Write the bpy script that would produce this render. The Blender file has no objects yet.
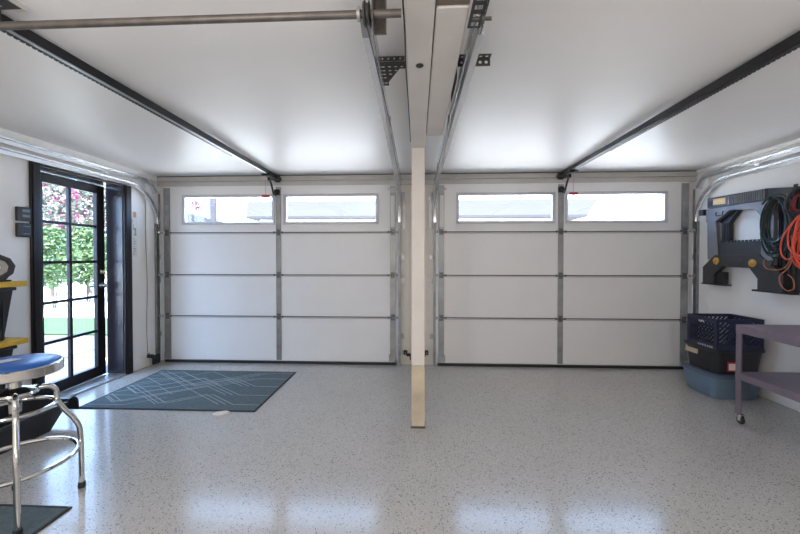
import bpy, bmesh, math, random
from mathutils import Vector, Matrix
random.seed(7)
PI = math.pi
SC = bpy.context.scene
COL = SC.collection

# ------------------------------------------------------------------ materials
def mat(name, col, rough=.5, metal=0., spec=.5, noise=0., nscale=8., bump=0., bscale=60., coat=0., col2=None, stretch=None):
    m = bpy.data.materials.new(name); m.use_nodes = True
    nt = m.node_tree; b = nt.nodes['Principled BSDF']
    b.inputs['Base Color'].default_value = (*col, 1)
    b.inputs['Roughness'].default_value = rough
    b.inputs['Metallic'].default_value = metal
    b.inputs['Specular IOR Level'].default_value = spec
    b.inputs['Coat Weight'].default_value = coat
    b.inputs['Coat Roughness'].default_value = .08
    tc = nt.nodes.new('ShaderNodeTexCoord'); vec = tc.outputs['Object']
    if stretch:
        mp = nt.nodes.new('ShaderNodeMapping'); mp.inputs['Scale'].default_value = stretch
        nt.links.new(vec, mp.inputs[0]); vec = mp.outputs[0]
    if noise > 0 or col2:
        n = nt.nodes.new('ShaderNodeTexNoise'); n.inputs['Scale'].default_value = nscale; n.inputs['Detail'].default_value = 6
        nt.links.new(vec, n.inputs['Vector'])
        r = nt.nodes.new('ShaderNodeValToRGB')
        r.color_ramp.elements[0].position = .3; r.color_ramp.elements[1].position = .7
        c2 = col2 if col2 else tuple(c * (1 - noise) for c in col)
        r.color_ramp.elements[0].color = (*c2, 1); r.color_ramp.elements[1].color = (*col, 1)
        nt.links.new(n.outputs['Fac'], r.inputs[0]); nt.links.new(r.outputs[0], b.inputs['Base Color'])
    if bump > 0:
        n2 = nt.nodes.new('ShaderNodeTexNoise'); n2.inputs['Scale'].default_value = bscale; n2.inputs['Detail'].default_value = 4
        nt.links.new(vec, n2.inputs['Vector'])
        bp = nt.nodes.new('ShaderNodeBump'); bp.inputs['Strength'].default_value = bump; bp.inputs['Distance'].default_value = .01
        nt.links.new(n2.outputs['Fac'], bp.inputs['Height']); nt.links.new(bp.outputs[0], b.inputs['Normal'])
    return m

def floor_mat():
    m = bpy.data.materials.new('epoxy_floor'); m.use_nodes = True
    nt = m.node_tree; L = nt.links; b = nt.nodes['Principled BSDF']
    tc = nt.nodes.new('ShaderNodeTexCoord')
    def spots(scale, thr, seed):
        v = nt.nodes.new('ShaderNodeTexVoronoi'); v.inputs['Scale'].default_value = scale
        mp = nt.nodes.new('ShaderNodeMapping'); mp.inputs['Location'].default_value = (seed, seed * 2.3, 0)
        L.new(tc.outputs['Object'], mp.inputs[0]); L.new(mp.outputs[0], v.inputs['Vector'])
        sep = nt.nodes.new('ShaderNodeSeparateColor'); L.new(v.outputs['Color'], sep.inputs[0])
        rnd = nt.nodes.new('ShaderNodeMath'); rnd.operation = 'GREATER_THAN'; rnd.inputs[1].default_value = thr
        L.new(sep.outputs[0], rnd.inputs[0])
        near = nt.nodes.new('ShaderNodeMath'); near.operation = 'LESS_THAN'; near.inputs[1].default_value = .42
        L.new(v.outputs['Distance'], near.inputs[0])
        mu = nt.nodes.new('ShaderNodeMath'); mu.operation = 'MULTIPLY'
        L.new(rnd.outputs[0], mu.inputs[0]); L.new(near.outputs[0], mu.inputs[1])
        return mu.outputs[0]
    n = nt.nodes.new('ShaderNodeTexNoise'); n.inputs['Scale'].default_value = 2.2; n.inputs['Detail'].default_value = 5
    L.new(tc.outputs['Object'], n.inputs['Vector'])
    r = nt.nodes.new('ShaderNodeValToRGB')
    r.color_ramp.elements[0].color = (.44, .425, .40, 1); r.color_ramp.elements[1].color = (.51, .492, .462, 1)
    L.new(n.outputs['Fac'], r.inputs[0])
    cur = r.outputs[0]
    for scale, thr, seed, c in ((130, .62, 3.1, (.56, .56, .55, 1)), (150, .74, 8.7, (.36, .355, .35, 1)), (120, .87, 5.2, (.13, .125, .12, 1)), (140, .94, 1.4, (.38, .32, .27, 1))):
        mx = nt.nodes.new('ShaderNodeMix'); mx.data_type = 'RGBA'
        L.new(spots(scale, thr, seed), mx.inputs['Factor']); L.new(cur, mx.inputs[6]); mx.inputs[7].default_value = c
        cur = mx.outputs[2]
    L.new(cur, b.inputs['Base Color'])
    b.inputs['Roughness'].default_value = .19; b.inputs['Specular IOR Level'].default_value = .40
    b.inputs['Coat Weight'].default_value = .22; b.inputs['Coat Roughness'].default_value = .09
    n2 = nt.nodes.new('ShaderNodeTexNoise'); n2.inputs['Scale'].default_value = 45; n2.inputs['Detail'].default_value = 3
    L.new(tc.outputs['Object'], n2.inputs['Vector'])
    bp = nt.nodes.new('ShaderNodeBump'); bp.inputs['Strength'].default_value = .10; bp.inputs['Distance'].default_value = .004
    L.new(n2.outputs['Fac'], bp.inputs['Height']); L.new(bp.outputs[0], b.inputs['Normal']); L.new(bp.outputs[0], b.inputs['Coat Normal'])
    return m

def glass_mat():
    m = bpy.data.materials.new('window_glass'); m.use_nodes = True
    nt = m.node_tree; nt.nodes.clear()
    o = nt.nodes.new('ShaderNodeOutputMaterial'); mx = nt.nodes.new('ShaderNodeMixShader')
    t = nt.nodes.new('ShaderNodeBsdfTransparent'); t.inputs[0].default_value = (.97, .98, .98, 1)
    g = nt.nodes.new('ShaderNodeBsdfGlossy'); g.inputs['Roughness'].default_value = .02
    f = nt.nodes.new('ShaderNodeLayerWeight'); f.inputs['Blend'].default_value = .5
    pw = nt.nodes.new('ShaderNodeMath'); pw.operation = 'POWER'; pw.inputs[1].default_value = 5
    ma = nt.nodes.new('ShaderNodeMath'); ma.operation = 'MULTIPLY_ADD'; ma.inputs[1].default_value = .9; ma.inputs[2].default_value = .035
    nt.links.new(f.outputs['Facing'], pw.inputs[0]); nt.links.new(pw.outputs[0], ma.inputs[0])
    nt.links.new(ma.outputs[0], mx.inputs[0]); nt.links.new(t.outputs[0], mx.inputs[1]); nt.links.new(g.outputs[0], mx.inputs[2])
    nt.links.new(mx.outputs[0], o.inputs[0])
    return m

M = dict(
    ceiling=mat('ceiling_paint', (.86, .85, .845), .42, noise=.04, nscale=1.2, bump=.12, bscale=3.0),
    wall=mat('wall_paint', (.82, .815, .805), .6, noise=.05, nscale=2.5, bump=.08, bscale=40),
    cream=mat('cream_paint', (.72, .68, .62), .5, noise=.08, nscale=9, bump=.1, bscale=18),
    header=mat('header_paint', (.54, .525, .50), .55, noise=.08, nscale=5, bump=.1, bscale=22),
    post=mat('post_paint', (.74, .705, .67), .45, noise=.06, nscale=7, bump=.15, bscale=14),
    post_low=mat('post_base_paint', (.70, .61, .46), .5, noise=.35, nscale=6, bump=.2, bscale=16),
    beam=mat('beam_paint', (.66, .63, .60), .5, noise=.10, nscale=4, bump=.22, bscale=9),
    darkwood=mat('dark_wood', (.20, .165, .14), .75, noise=.3, nscale=12, stretch=(1, .1, 1)),
    crack=mat('dark_gap', (.035, .03, .028), .8),
    panel=mat('door_panel', (.79, .785, .78), .42, noise=.03, nscale=3, bump=.16, bscale=170),
    winframe=mat('shade_grey_frame', (.58, .58, .60), .4),  # frame greyed: its backlight shade is put into the colour
    groove=mat('joint_shadow_seal', (.07, .068, .066), .6),
    ribm=mat('painted_steel_rib', (.50, .50, .50), .4, .3),
    rubber=mat('black_rubber', (.018, .018, .019), .6, noise=.2, nscale=20),
    galv=mat('galvanised_steel', (.50, .51, .52), .38, .85, noise=.35, nscale=9),
    galvlite=mat('bright_galvanised', (.80, .81, .83), .24, .9, noise=.15, nscale=14),
    hingem=mat('worn_hinge_steel', (.20, .20, .20), .45, .7, noise=.4, nscale=30),
    vtrack=mat('shaded_galvanised', (.36, .365, .37), .5, .6, noise=.4, nscale=9),  # upright rails: steel colour darkened for the shadow beside the door
    stile=mat('stile_steel', (.40, .41, .41), .42, .6, noise=.3, nscale=7),
    darksteel=mat('dark_steel', (.09, .088, .085), .5, .6, noise=.3, nscale=30),
    brownsteel=mat('brown_oxide_steel', (.19, .172, .160), .48, .7, noise=.35, nscale=18),
    blackrail=mat('black_rail', (.012, .012, .014), .38, .2),
    chainm=mat('chain_steel', (.06, .06, .065), .35, .8),
    chrome=mat('chrome', (.72, .71, .69), .12, 1.0, noise=.12, nscale=20),
    brass=mat('aged_brass', (.62, .50, .30), .25, 1.0),
    redp=mat('red_plastic', (.40, .010, .022), .4),
    redcord=mat('red_string', (.62, .25, .24), .7),
    frame=mat('espresso_frame', (.010, .008, .012), .36, spec=.3, noise=.25, nscale=20, stretch=(1, 1, .15)),
    jamb=mat('espresso_jamb', (.045, .040, .050), .26, noise=.25, nscale=20, stretch=(1, 1, .15)),  # lighter than the frame: reflected light on the jamb put into the colour
    glass=glass_mat(),
    alum=mat('aluminium_sill', (.55, .56, .58), .35, .8, noise=.2, nscale=15),
    rug=mat('blue_grey_rug', (.125, .168, .185), .9, noise=.25, nscale=40, bump=.3, bscale=220, spec=.2),
    rugdark=mat('rug_binding', (.03, .032, .036), .85),
    rugline=mat('rug_pale_line', (.42, .46, .47), .9, noise=.2, nscale=60, spec=.2),
    paper=mat('cream_paper', (.74, .70, .64), .7, noise=.08, nscale=30),
    tan=mat('tan_label', (.48, .40, .27), .6, noise=.1, nscale=40),
    label=mat('pale_label', (.70, .69, .66), .6),
    orange=mat('orange_label', (.72, .33, .10), .6, noise=.3, nscale=90),
    rust=mat('rust_stain', (.38, .22, .13), .7, noise=.4, nscale=60),
    ink=mat('grey_ink', (.38, .37, .36), .7),
    blueseat=mat('blue_vinyl', (.012, .105, .42), .3, noise=.15, nscale=15, bump=.05, bscale=120),
    whitep=mat('white_print', (.75, .77, .80), .5),
    yellow=mat('yellow_paint', (.62, .40, .03), .45, noise=.18, nscale=16),
    binblack=mat('black_bin_plastic', (.020, .020, .023), .38, noise=.15, nscale=12),
    lampgrey=mat('grey_reflector', (.30, .30, .31), .35, .5, noise=.2, nscale=30),
    greyp=mat('grey_plastic', (.045, .045, .052), .45),
    ctrl=mat('control_plastic', (.016, .0155, .017), .45),
    ctrl2=mat('control_button', (.17, .17, .18), .4),
    saw=mat('charcoal_plastic', (.034, .034, .037), .45, noise=.2, nscale=25, bump=.1, bscale=120),
    sawlite=mat('slate_plastic', (.19, .19, .215), .42, noise=.15, nscale=15),
    sawblack=mat('deep_black_plastic', (.012, .012, .013), .5),
    sawyel=mat('yellow_badge', (.78, .45, .10), .4),
    knoby=mat('yellow_knob', (.58, .32, .05), .4, noise=.3, nscale=60),
    gcord=mat('dark_green_cord', (.022, .040, .036), .4, noise=.2, nscale=60),
    bcord=mat('black_cord', (.02, .02, .022), .45),
    ocord=mat('orange_red_cord', (.78, .085, .035), .42, noise=.12, nscale=40),
    tcord=mat('rust_orange_cord', (.40, .13, .055), .45, noise=.2, nscale=40),
    dred=mat('dark_red_cord', (.20, .012, .015), .5),
    cart=mat('mauve_enamel', (.185, .145, .178), .42, noise=.18, nscale=10, bump=.05, bscale=50),
    tote=mat('dusty_blue_plastic', (.135, .205, .285), .42, noise=.12, nscale=6),
    toterib=mat('slate_blue_plastic', (.10, .135, .19), .42, noise=.12, nscale=6),
    crate=mat('navy_plastic', (.010, .016, .050), .4, noise=.2, nscale=20),
    mark=mat('pale_marking', (.30, .32, .40), .5),
    markw=mat('white_marking', (.62, .64, .72), .5),
    concrete=mat('pale_concrete', (.056, .053, .053), .85, noise=.1, nscale=3),
    drive=mat('driveway_concrete', (.64, .59, .53), .85, noise=.1, nscale=2),
    gravel=mat('white_gravel', (.74, .71, .66), .9, noise=.12, nscale=14),
    lawn=mat('lawn_grass', (.018, .052, .006), .9, noise=.3, nscale=30, bump=.5, bscale=120),
    leaf=mat('green_leaf', (.035, .085, .018), .7, col2=(.10, .16, .06), nscale=5),
    leaf2=mat('pale_leaf', (.10, .12, .06), .7, col2=(.20, .20, .16), nscale=5),
    bloom=mat('magenta_bloom', (.22, .015, .075), .7, col2=(.30, .04, .12), nscale=6),
    bark=mat('bark', (.10, .075, .055), .85, noise=.3, nscale=20),
    stucco=mat('white_stucco', (.80, .79, .77), .85, noise=.05, nscale=4),
    roof=mat('grey_roof', (.060, .058, .060), .9, spec=0, noise=.05, nscale=.6),
    fence=mat('pale_fence_wood', (.060, .055, .060), .8, noise=.15, nscale=6),
    pole=mat('weathered_pole', (.045, .040, .046), .85, noise=.15, nscale=8),
)
M['floor'] = floor_mat()

# ------------------------------------------------------------------ mesh builder
class MB:
    def __init__(s): s.bm = bmesh.new(); s.mi = 0
    def _fin(s, faces, smooth=False):
        for f in faces: f.material_index = s.mi; f.smooth = smooth
    def box(s, x0, x1, y0, y1, z0, z1, bev=0., mtx=None, seg=1):
        r = bmesh.ops.create_cube(s.bm, size=1.)
        T = Matrix.Translation(((x0+x1)/2, (y0+y1)/2, (z0+z1)/2)) @ Matrix.Diagonal((abs(x1-x0), abs(y1-y0), abs(z1-z0), 1))
        if mtx is not None: T = mtx @ T
        vs = r['verts']; bmesh.ops.transform(s.bm, matrix=T, verts=vs)
        fs = {f for v in vs for f in v.link_faces}
        if T.determinant() < 0: bmesh.ops.reverse_faces(s.bm, faces=list(fs))
        s._fin(fs)
        if bev > 0:
            es = list({e for v in vs for e in v.link_edges})
            q = bmesh.ops.bevel(s.bm, geom=es, offset=bev, segments=seg, profile=.5, affect='EDGES')
            s._fin(q['faces'])
        return s
    def prism(s, pts, axis, a, b):
        """extrude polygon pts (2-D) along axis from a to b. axis x:(y,z) y:(x,z) z:(x,y)"""
        def P(p, t): return {'x': (t, p[0], p[1]), 'y': (p[0], t, p[1]), 'z': (p[0], p[1], t)}[axis]
        A = [s.bm.verts.new(P(p, a)) for p in pts]; B = [s.bm.verts.new(P(p, b)) for p in pts]
        fs = [s.bm.faces.new(A), s.bm.faces.new(B[::-1])]
        n = len(pts)
        for i in range(n): fs.append(s.bm.faces.new((A[i], B[i], B[(i+1) % n], A[(i+1) % n])))
        bmesh.ops.recalc_face_normals(s.bm, faces=fs); s._fin(fs)
        return s
    def loft(s, rings, cap=True, smooth=False, closed=True):
        R = [[s.bm.verts.new(p) for p in r] for r in rings]
        fs = []
        for a, b in zip(R, R[1:]):
            n = len(a)
            for i in range(n if closed else n-1):
                fs.append(s.bm.faces.new((a[i], a[(i+1) % n], b[(i+1) % n], b[i])))
        if cap: fs.append(s.bm.faces.new(R[0][::-1])); fs.append(s.bm.faces.new(R[-1]))
        bmesh.ops.recalc_face_normals(s.bm, faces=fs); s._fin(fs, smooth)
        return s
    def tube(s, pts, r, n=8, closed=False, cap=True):
        pts = [Vector(p) for p in pts]; N = len(pts); rings = []
        up = None
        for i, p in enumerate(pts):
            if closed: d = pts[(i+1) % N] - pts[i-1]
            else: d = pts[min(i+1, N-1)] - pts[max(i-1, 0)]
            d.normalize()
            if up is None:
                up = Vector((0, 0, 1)) if abs(d.z) < .9 else Vector((1, 0, 0))
            u = d.cross(up); 
            if u.length < 1e-5: u = d.orthogonal()
            u.normalize(); v = u.cross(d).normalized(); up = v
            rr = r[i] if isinstance(r, (list, tuple)) else r
            rings.append([s.bm.verts.new(p + (u*math.cos(2*PI*k/n) + v*math.sin(2*PI*k/n))*rr) for k in range(n)])
        fs = []
        for i in range(N if closed else N-1):
            a, b = rings[i], rings[(i+1) % N]
            for k in range(n): fs.append(s.bm.faces.new((a[k], a[(k+1) % n], b[(k+1) % n], b[k])))
        if cap and not closed: fs += [s.bm.faces.new(rings[0][::-1]), s.bm.faces.new(rings[-1])]
        bmesh.ops.recalc_face_normals(s.bm, faces=fs); s._fin(fs, True)
        return s
    def lathe(s, prof, c=(0, 0, 0), n=32, axis='z'):
        """prof: list of (r, t)"""
        rings = []
        for r, t in prof:
            ring = []
            for k in range(n):
                a = 2*PI*k/n; p = (r*math.cos(a), r*math.sin(a), t)
                if axis == 'x': p = (t, p[0], p[1])
                if axis == 'y': p = (p[0], t, p[1])
                ring.append((p[0]+c[0], p[1]+c[1], p[2]+c[2]))
            rings.append(ring)
        return s.loft(rings, cap=True, smooth=True)
    def perf(s, w, h, cell, T, th=.002, mask=None, hole=.5, skip=None):
        """perforated plate in its own XY plane, placed by matrix T"""
        nx, ny = max(1, round(w/cell)), max(1, round(h/cell)); cx, cy = w/nx, h/ny
        for i in range(nx):
            for j in range(ny):
                if mask and not mask((i+.5)/nx, (j+.5)/ny): continue
                x0, y0 = i*cx, j*cy; q = (1-hole)/2
                if skip and skip(i, j): s.box(x0, x0+cx, y0, y0+cy, 0, th, mtx=T); continue
                s.box(x0, x0+cx, y0, y0+cy*q, 0, th, mtx=T); s.box(x0, x0+cx, y0+cy*(1-q), y0+cy, 0, th, mtx=T)
                s.box(x0, x0+cx*q, y0+cy*q, y0+cy*(1-q), 0, th, mtx=T); s.box(x0+cx*(1-q), x0+cx, y0+cy*q, y0+cy*(1-q), 0, th, mtx=T)
        return s
    def build(s, name, mats, parent=None, sharp=35):
        me = bpy.data.meshes.new(name); s.bm.to_mesh(me); s.bm.free()
        for m in (mats if isinstance(mats, (list, tuple)) else [mats]): me.materials.append(m)
        me.set_sharp_from_angle(angle=math.radians(sharp))
        o = bpy.data.objects.new(name, me); COL.objects.link(o)
        if parent is not None: put(o, parent)
        return o

def put(o, parent):
    o.parent = parent; o.matrix_parent_inverse = Matrix.Identity(4)
    # geometry is written in world space: take the parent's place out again
    w = Matrix.Identity(4); p = parent; chain = []
    while p is not None: chain.append(p); p = p.parent
    for q in reversed(chain): w = w @ Matrix.Translation(q.location)
    if isinstance(o.data, bpy.types.Mesh): o.data.transform(w.inverted())

def tag(o, label, cat, group=None, kind=None):
    if label: o['label'] = label
    if cat: o['category'] = cat
    if group: o['group'] = group
    if kind: o['kind'] = kind
    return o
def thing(name, label, cat, loc, group=None, kind=None):
    o = bpy.data.objects.new(name, None); o.location = loc; o.empty_display_size = .1
    COL.objects.link(o); return tag(o, label, cat, group, kind)
def struct(name, mb, m, parent=None):
    o = mb.build(name, m, parent)
    if parent is None: o['kind'] = 'structure'
    return o
def crom(P, k=8, closed=False):
    P = [Vector(p) for p in P]; n = len(P); out = []
    for i in range(n if closed else n-1):
        if closed: a, b, c, d = P[i-1], P[i], P[(i+1) % n], P[(i+2) % n]
        else: a, b, c, d = P[max(i-1, 0)], P[i], P[i+1], P[min(i+2, n-1)]
        for q in range(k):
            t = q/k
            out.append(.5*((2*b) + (c-a)*t + (2*a-5*b+4*c-d)*t*t + (3*b-a-3*c+d)*t**3))
    if not closed: out.append(P[-1])
    return out

# ------------------------------------------------------------------ room shell
XL, XR, YB, YF, H = -3.17, 3.17, -2.6, 4.27, 2.26
struct('floor', MB().box(-3.36, 3.36, YB-.15, 4.36, -.12, 0), M['floor'])
struct('ceiling', MB().box(-3.40, 3.40, YB-.2, 4.45, H, H+.16), M['ceiling'])
w = MB()
DY0, DY1, DZ = 2.855, 3.712, 2.045
w.box(XL-.18, XL, YB-.15, DY0, 0, H).box(XL-.18, XL, DY1, 4.45, 0, H).box(XL-.18, XL, DY0, DY1, DZ, H)
struct('wall_left', w, M['wall'])
struct('wall_right', MB().box(XR, XR+.18, YB-.15, 4.45, 0, H), M['wall'])
struct('wall_back', MB().box(XL, XR, YB-.15, YB, 0, H), M['wall'])
f = MB()
for a, b in ((XL, -2.95), (-.33, .33), (2.95, XR)): f.box(a, b, YF, YF+.15, 0, H)
f.box(-2.95, -.33, YF, YF+.15, 2.09, H).box(.33, 2.95, YF, YF+.15, 2.09, H)
struct('wall_front', f, M['cream'])
# header boards above the garage doors, with the dark gap below the ceiling
h = MB()
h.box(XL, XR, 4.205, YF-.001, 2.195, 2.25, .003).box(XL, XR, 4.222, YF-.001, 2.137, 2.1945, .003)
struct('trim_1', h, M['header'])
struct('trim_2', MB().box(XL, XR, 4.215, YF-.001, 2.2502, 2.2598), M['crack'])
# centre pier casing boards
p = MB(); p.box(-.19, -.085, 4.235, YF-.001, 0, 2.136, .002).box(.085, .19, 4.235, YF-.001, 0, 2.136, .002).box(-.083, .083, 4.25, YF-.001, 0, 2.136)
struct('trim_3', p, M['cream'])
# corner boards
struct('trim_4', MB().box(XL+.0005, XL+.03, 4.02, 4.2, .0, 2.13, .003), M['wall'])
struct('trim_5', MB().box(XR-.03, XR-.0005, 4.02, 4.2, .0, 2.13, .003), M['wall'])
# top boards along the side walls
struct('trim_6', MB().box(XL+.0005, XL+.02, YB+.01, 4.2, 2.195, 2.2595, .004), M['wall'])
struct('trim_7', MB().box(XR-.02, XR-.0005, YB+.01, 4.2, 2.225, 2.2595, .004), M['wall'])
bl = MB().box(XL+.0005, XL+.018, YB+.02, DY0-.085, 0.001, .13, .004).box(XL+.0005, XL+.018, DY1+.102, 4.018, 0.001, .13, .004)
struct('baseboard_left', bl, M['wall'])
struct('baseboard_right', MB().box(XR-.018, XR-.0005, YB+.02, 4.018, 0.001, .12, .004), M['wall'])

# ------------------------------------------------------------------ French door in the left wall
c = MB()
for a, b in ((DY0-.08, DY0), (DY1, DY1+.095)):
    c.box(XL+.001, XL+.022, a, b, .001, DZ+.055, .004); c.box(XL+.022, XL+.032, a+.012, b-.025, .001, DZ+.045, .003)
c.box(XL+.001, XL+.022, DY0, DY1, DZ, DZ+.055, .004)
struct('trim_8', c, M['frame'])
j = MB()
j.box(XL-.18, XL+.0005, DY0, DY0+.012, .022, DZ).box(XL-.18, XL+.0005, DY1-.012, DY1, .022, DZ).box(XL-.18, XL+.0005, DY0+.012, DY1-.012, DZ-.008, DZ)
struct('trim_9', j, M['jamb'])
s = MB(); s.box(XL-.20, XL+.02, DY0+.001, DY1-.001, .0, .018, .003)
for k in range(4): s.box(XL-.15+k*.04, XL-.14+k*.04, DY0+.014, DY1-.014, .018, .022)
struct('trim_10', s, M['alum'])

door = bpy.data.objects.new('door_1', None); COL.objects.link(door); door['kind'] = 'structure'
door['label'] = 'dark ten-pane glass door standing slightly ajar in the left wall'
LW, LT = .806, .042                                   # leaf: local u along the wall, thickness outward
door.location = (XL-.115, DY0+.016, .028)
door.rotation_euler = (0, 0, math.radians(4.2))
def dpart(mb, name, m, par=door):
    me = bpy.data.meshes.new(name); mb.bm.to_mesh(me); mb.bm.free(); me.materials.append(m)
    me.set_sharp_from_angle(angle=math.radians(35))
    o = bpy.data.objects.new(name, me); COL.objects.link(o); o.parent = par; return o
LH = DZ - .012 - .032
cols = ((.130, .392), (.420, .706)); rows = [(.105, .465), (.492, .825), (.852, 1.19), (1.217, 1.555), (1.582, 1.915)]
lf = MB()
lf.box(-LT, 0, 0, .130, 0, LH, .003).box(-LT, 0, .706, LW, 0, LH, .003)
lf.box(-LT, 0, .130, .706, 0, .105).box(-LT, 0, .130, .706, 1.915, LH)
dpart(lf, 'door_leaf', M['frame'])
mu = MB()
mu.box(-LT+.004, -.004, .392, .420, .105, 1.915, .004)
for (a, b), (c0, d0) in zip(rows, rows[1:]):
    mu.box(-LT+.006, -.006, .130, .392, b, c0, .004).box(-LT+.006, -.006, .420, .706, b, c0, .004)
dpart(mu, 'muntin_grid', M['frame'])
for (a, b) in cols:
    for (c0, d0) in rows: dpart(MB().box(-LT/2-.002, -LT/2+.002, a-.003, b+.003, c0-.003, d0+.003), 'pane', M['glass'])
kz, dz_, ku = .952, 1.095, .757
kn = MB()
kn.lathe([(.032, 0), (.032, .006), (.012, .010), (.011, .030), (.022, .038), (.029, .052), (.026, .064), (.012, .070)], (0, ku, kz), 20, 'x')
dpart(kn, 'door_knob', M['chrome'])
kn = MB(); kn.lathe([(.032, -LT), (.032, -LT-.006), (.012, -LT-.010), (.011, -LT-.030), (.022, -LT-.038), (.029, -LT-.052), (.026, -LT-.064), (.012, -LT-.07)], (0, ku, kz), 20, 'x')
dpart(kn, 'door_knob', M['chrome'])
db = MB(); db.lathe([(.028, 0), (.028, .008), (.018, .014)], (0, ku, dz_), 20, 'x').box(.012, .026, ku-.006, ku+.006, dz_-.016, dz_+.016, .003)
dpart(db, 'deadbolt', M['brass'])

# ------------------------------------------------------------------ garage doors
JZ = (0.030, .567, 1.066, 1.573, 2.135)
def garage_door(name, sx, label):
    """sx=-1: left bay, +1: right bay; x runs from the inner end (.25) to the outer end (3.07)"""
    g = thing(name, label, 'garage door', (sx*1.66, 4.22, 0), 'sectional garage doors', 'structure')
    def B(mb, x0, x1, *r, **k): return mb.box(min(sx*x0, sx*x1), max(sx*x0, sx*x1), *r, **k)
    Y0, Y1 = 4.2, 4.245
    wins = ((.455, 1.59), (1.70, 2.84)); wz = (1.668, 2.03)
    for i in range(4):
        z0, z1 = JZ[i] + .003, JZ[i+1] - .003
        m = MB()
        if i < 3: B(m, .25, 3.07, Y0, Y1, z0, z1, bev=.004)
        else:
            B(m, .25, 3.07, Y0, Y1, z0, wz[0]); B(m, .25, 3.07, Y0, Y1, wz[1], z1)
            for a, b in ((.25, wins[0][0]), (wins[0][1], wins[1][0]), (wins[1][1], 3.07)): B(m, a, b, Y0, Y1, wz[0], wz[1])
        m.build('panel_section', M['panel'], g)
        if i:                                        # the steel rib and dark joint between two sections
            r = MB(); zj = JZ[i]
            B(r, .31, 3.0, Y0-.010, Y0-.0002, zj-.019, zj-.008, bev=.002)
            r.build('section_rib', M['ribm'], g)
            r = MB(); B(r, .31, 3.0, Y0-.003, Y0-.0002, zj-.004, zj+.006)
            r.build('section_joint', M['groove'], g)
        # galvanised stiles: inner end, middle, outer end
        for a, b in ((.25, .318), (1.622, 1.684), (2.99, 3.07)):
            m = MB(); zz1 = z1 if i < 3 else z1 - .005
            B(m, a, b, Y0-.006, Y0-.0004, z0+.012, zz1-.012)
            if b - a > .06:
                B(m, a+.004, a+.010, Y0-.010, Y0-.006, z0+.012, zz1-.012); B(m, b-.010, b-.004, Y0-.010, Y0-.006, z0+.012, zz1-.012)
            for q in range(4):
                zq = z0 + .06 + q*(zz1-z0-.12)/3; xm = sx*(a+b)/2
                m.lathe([(.006, Y0-.006), (.006, Y0-.011), (.003, Y0-.013)], (xm, 0, zq), 8, 'y')
            m.build('stile', M['stile'], g)
    # hinges with rollers at the ends
    for zj in JZ[1:4]:
        for a, b, e in ((.25, .318, 1), (1.615, 1.69, 0), (2.99, 3.07, 2)):
            m = MB(); xm = (a+b)/2
            B(m, xm-.026, xm+.026, Y0-.011, Y0-.006, zj-.036, zj+.036, bev=.003)
            m.tube([(sx*(xm-.050), Y0-.018, zj), (sx*(xm+.050), Y0-.018, zj)], .008, 10).tube([(sx*(xm-.050), Y0-.018, zj-.012), (sx*(xm-.050), Y0-.018, zj+.012)], .010, 8).tube([(sx*(xm+.050), Y0-.018, zj-.012), (sx*(xm+.050), Y0-.018, zj+.012)], .010, 8)
            m.build('hinge', M['hingem'], g)
            if e:
                xr = .215 if e == 1 else 3.105
                m = MB(); m.tube([(sx*xm, Y0-.035, zj), (sx*xr, Y0-.035, zj)], .006, 8)
                m.lathe([(.019, sx*(xr-.006)), (.022, sx*(xr-.003)), (.022, sx*(xr+.003)), (.019, sx*(xr+.006))], (0, Y0-.035, zj), 16, 'x')
                m.build('roller', M['galvlite'], g)
    # windows
    for a, b in wins:
        m = MB()
        for o_, yy0, yy1, t in ((0, Y0-.014, Y0+.012, .010), (.0102, Y0-.004, Y1+.004, .022)):
            B(m, a+o_, b-o_, yy0, yy1, wz[0]+o_, wz[0]+o_+t, bev=.002); B(m, a+o_, b-o_, yy0, yy1, wz[1]-o_-t, wz[1]-o_, bev=.002)
            B(m, a+o_, a+o_+t, yy0, yy1, wz[0]+o_+t, wz[1]-o_-t, bev=.002); B(m, b-o_-t, b-o_, yy0, yy1, wz[0]+o_+t, wz[1]-o_-t, bev=.002)
        fr = m.build('window_frame', M['winframe'], g)
        m = MB(); B(m, a+.028, b-.028, Y0+.026, Y0+.030, wz[0]+.028, wz[1]-.028)
        m.build('pane', M['glass'], fr)
    # painted reinforcement plate and top roller bracket at both ends of the top section
    for a, b in ((.262, .31), (3.0, 3.055)):
        m = MB(); B(m, a, b, Y0-.014, Y0-.0065, 1.63, 2.0 if a < 1 else 1.9, bev=.002); m.build('top_bracket', M['label' if a < 1 else 'galv'], g)
    m = MB(); B(m, .222, .34, Y0-.03, Y0-.0065, 2.065, 2.082); B(m, .25, .30, Y0-.03, Y0-.0065, 2.03, 2.065, bev=.002)
    m.build('top_roller_carrier', M['galv'], g)
    m = MB()                                           # bottom fixtures
    for a, b in ((.25, .33), (2.985, 3.07)): B(m, a, b, Y0-.016, Y0-.0065, .045, .13, bev=.003)
    m.build('bottom_bracket', M['stile'], g)
    m = MB(); B(m, .25, 3.07, Y0-.006, Y1, .001, .0325, bev=.002); m.build('bottom_seal', M['rubber'], g)
    m = MB(); B(m, .25, 3.07, Y0-.010, Y0-.0065, .024, .034); m.build('seal_retainer', M['darksteel'], g)
    return g
garage_door('door_2', -1, 'white sectional garage door left of the post, nearer the glass door')
garage_door('door_3', 1, 'white sectional garage door right of the post, beside the stacked totes')

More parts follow.
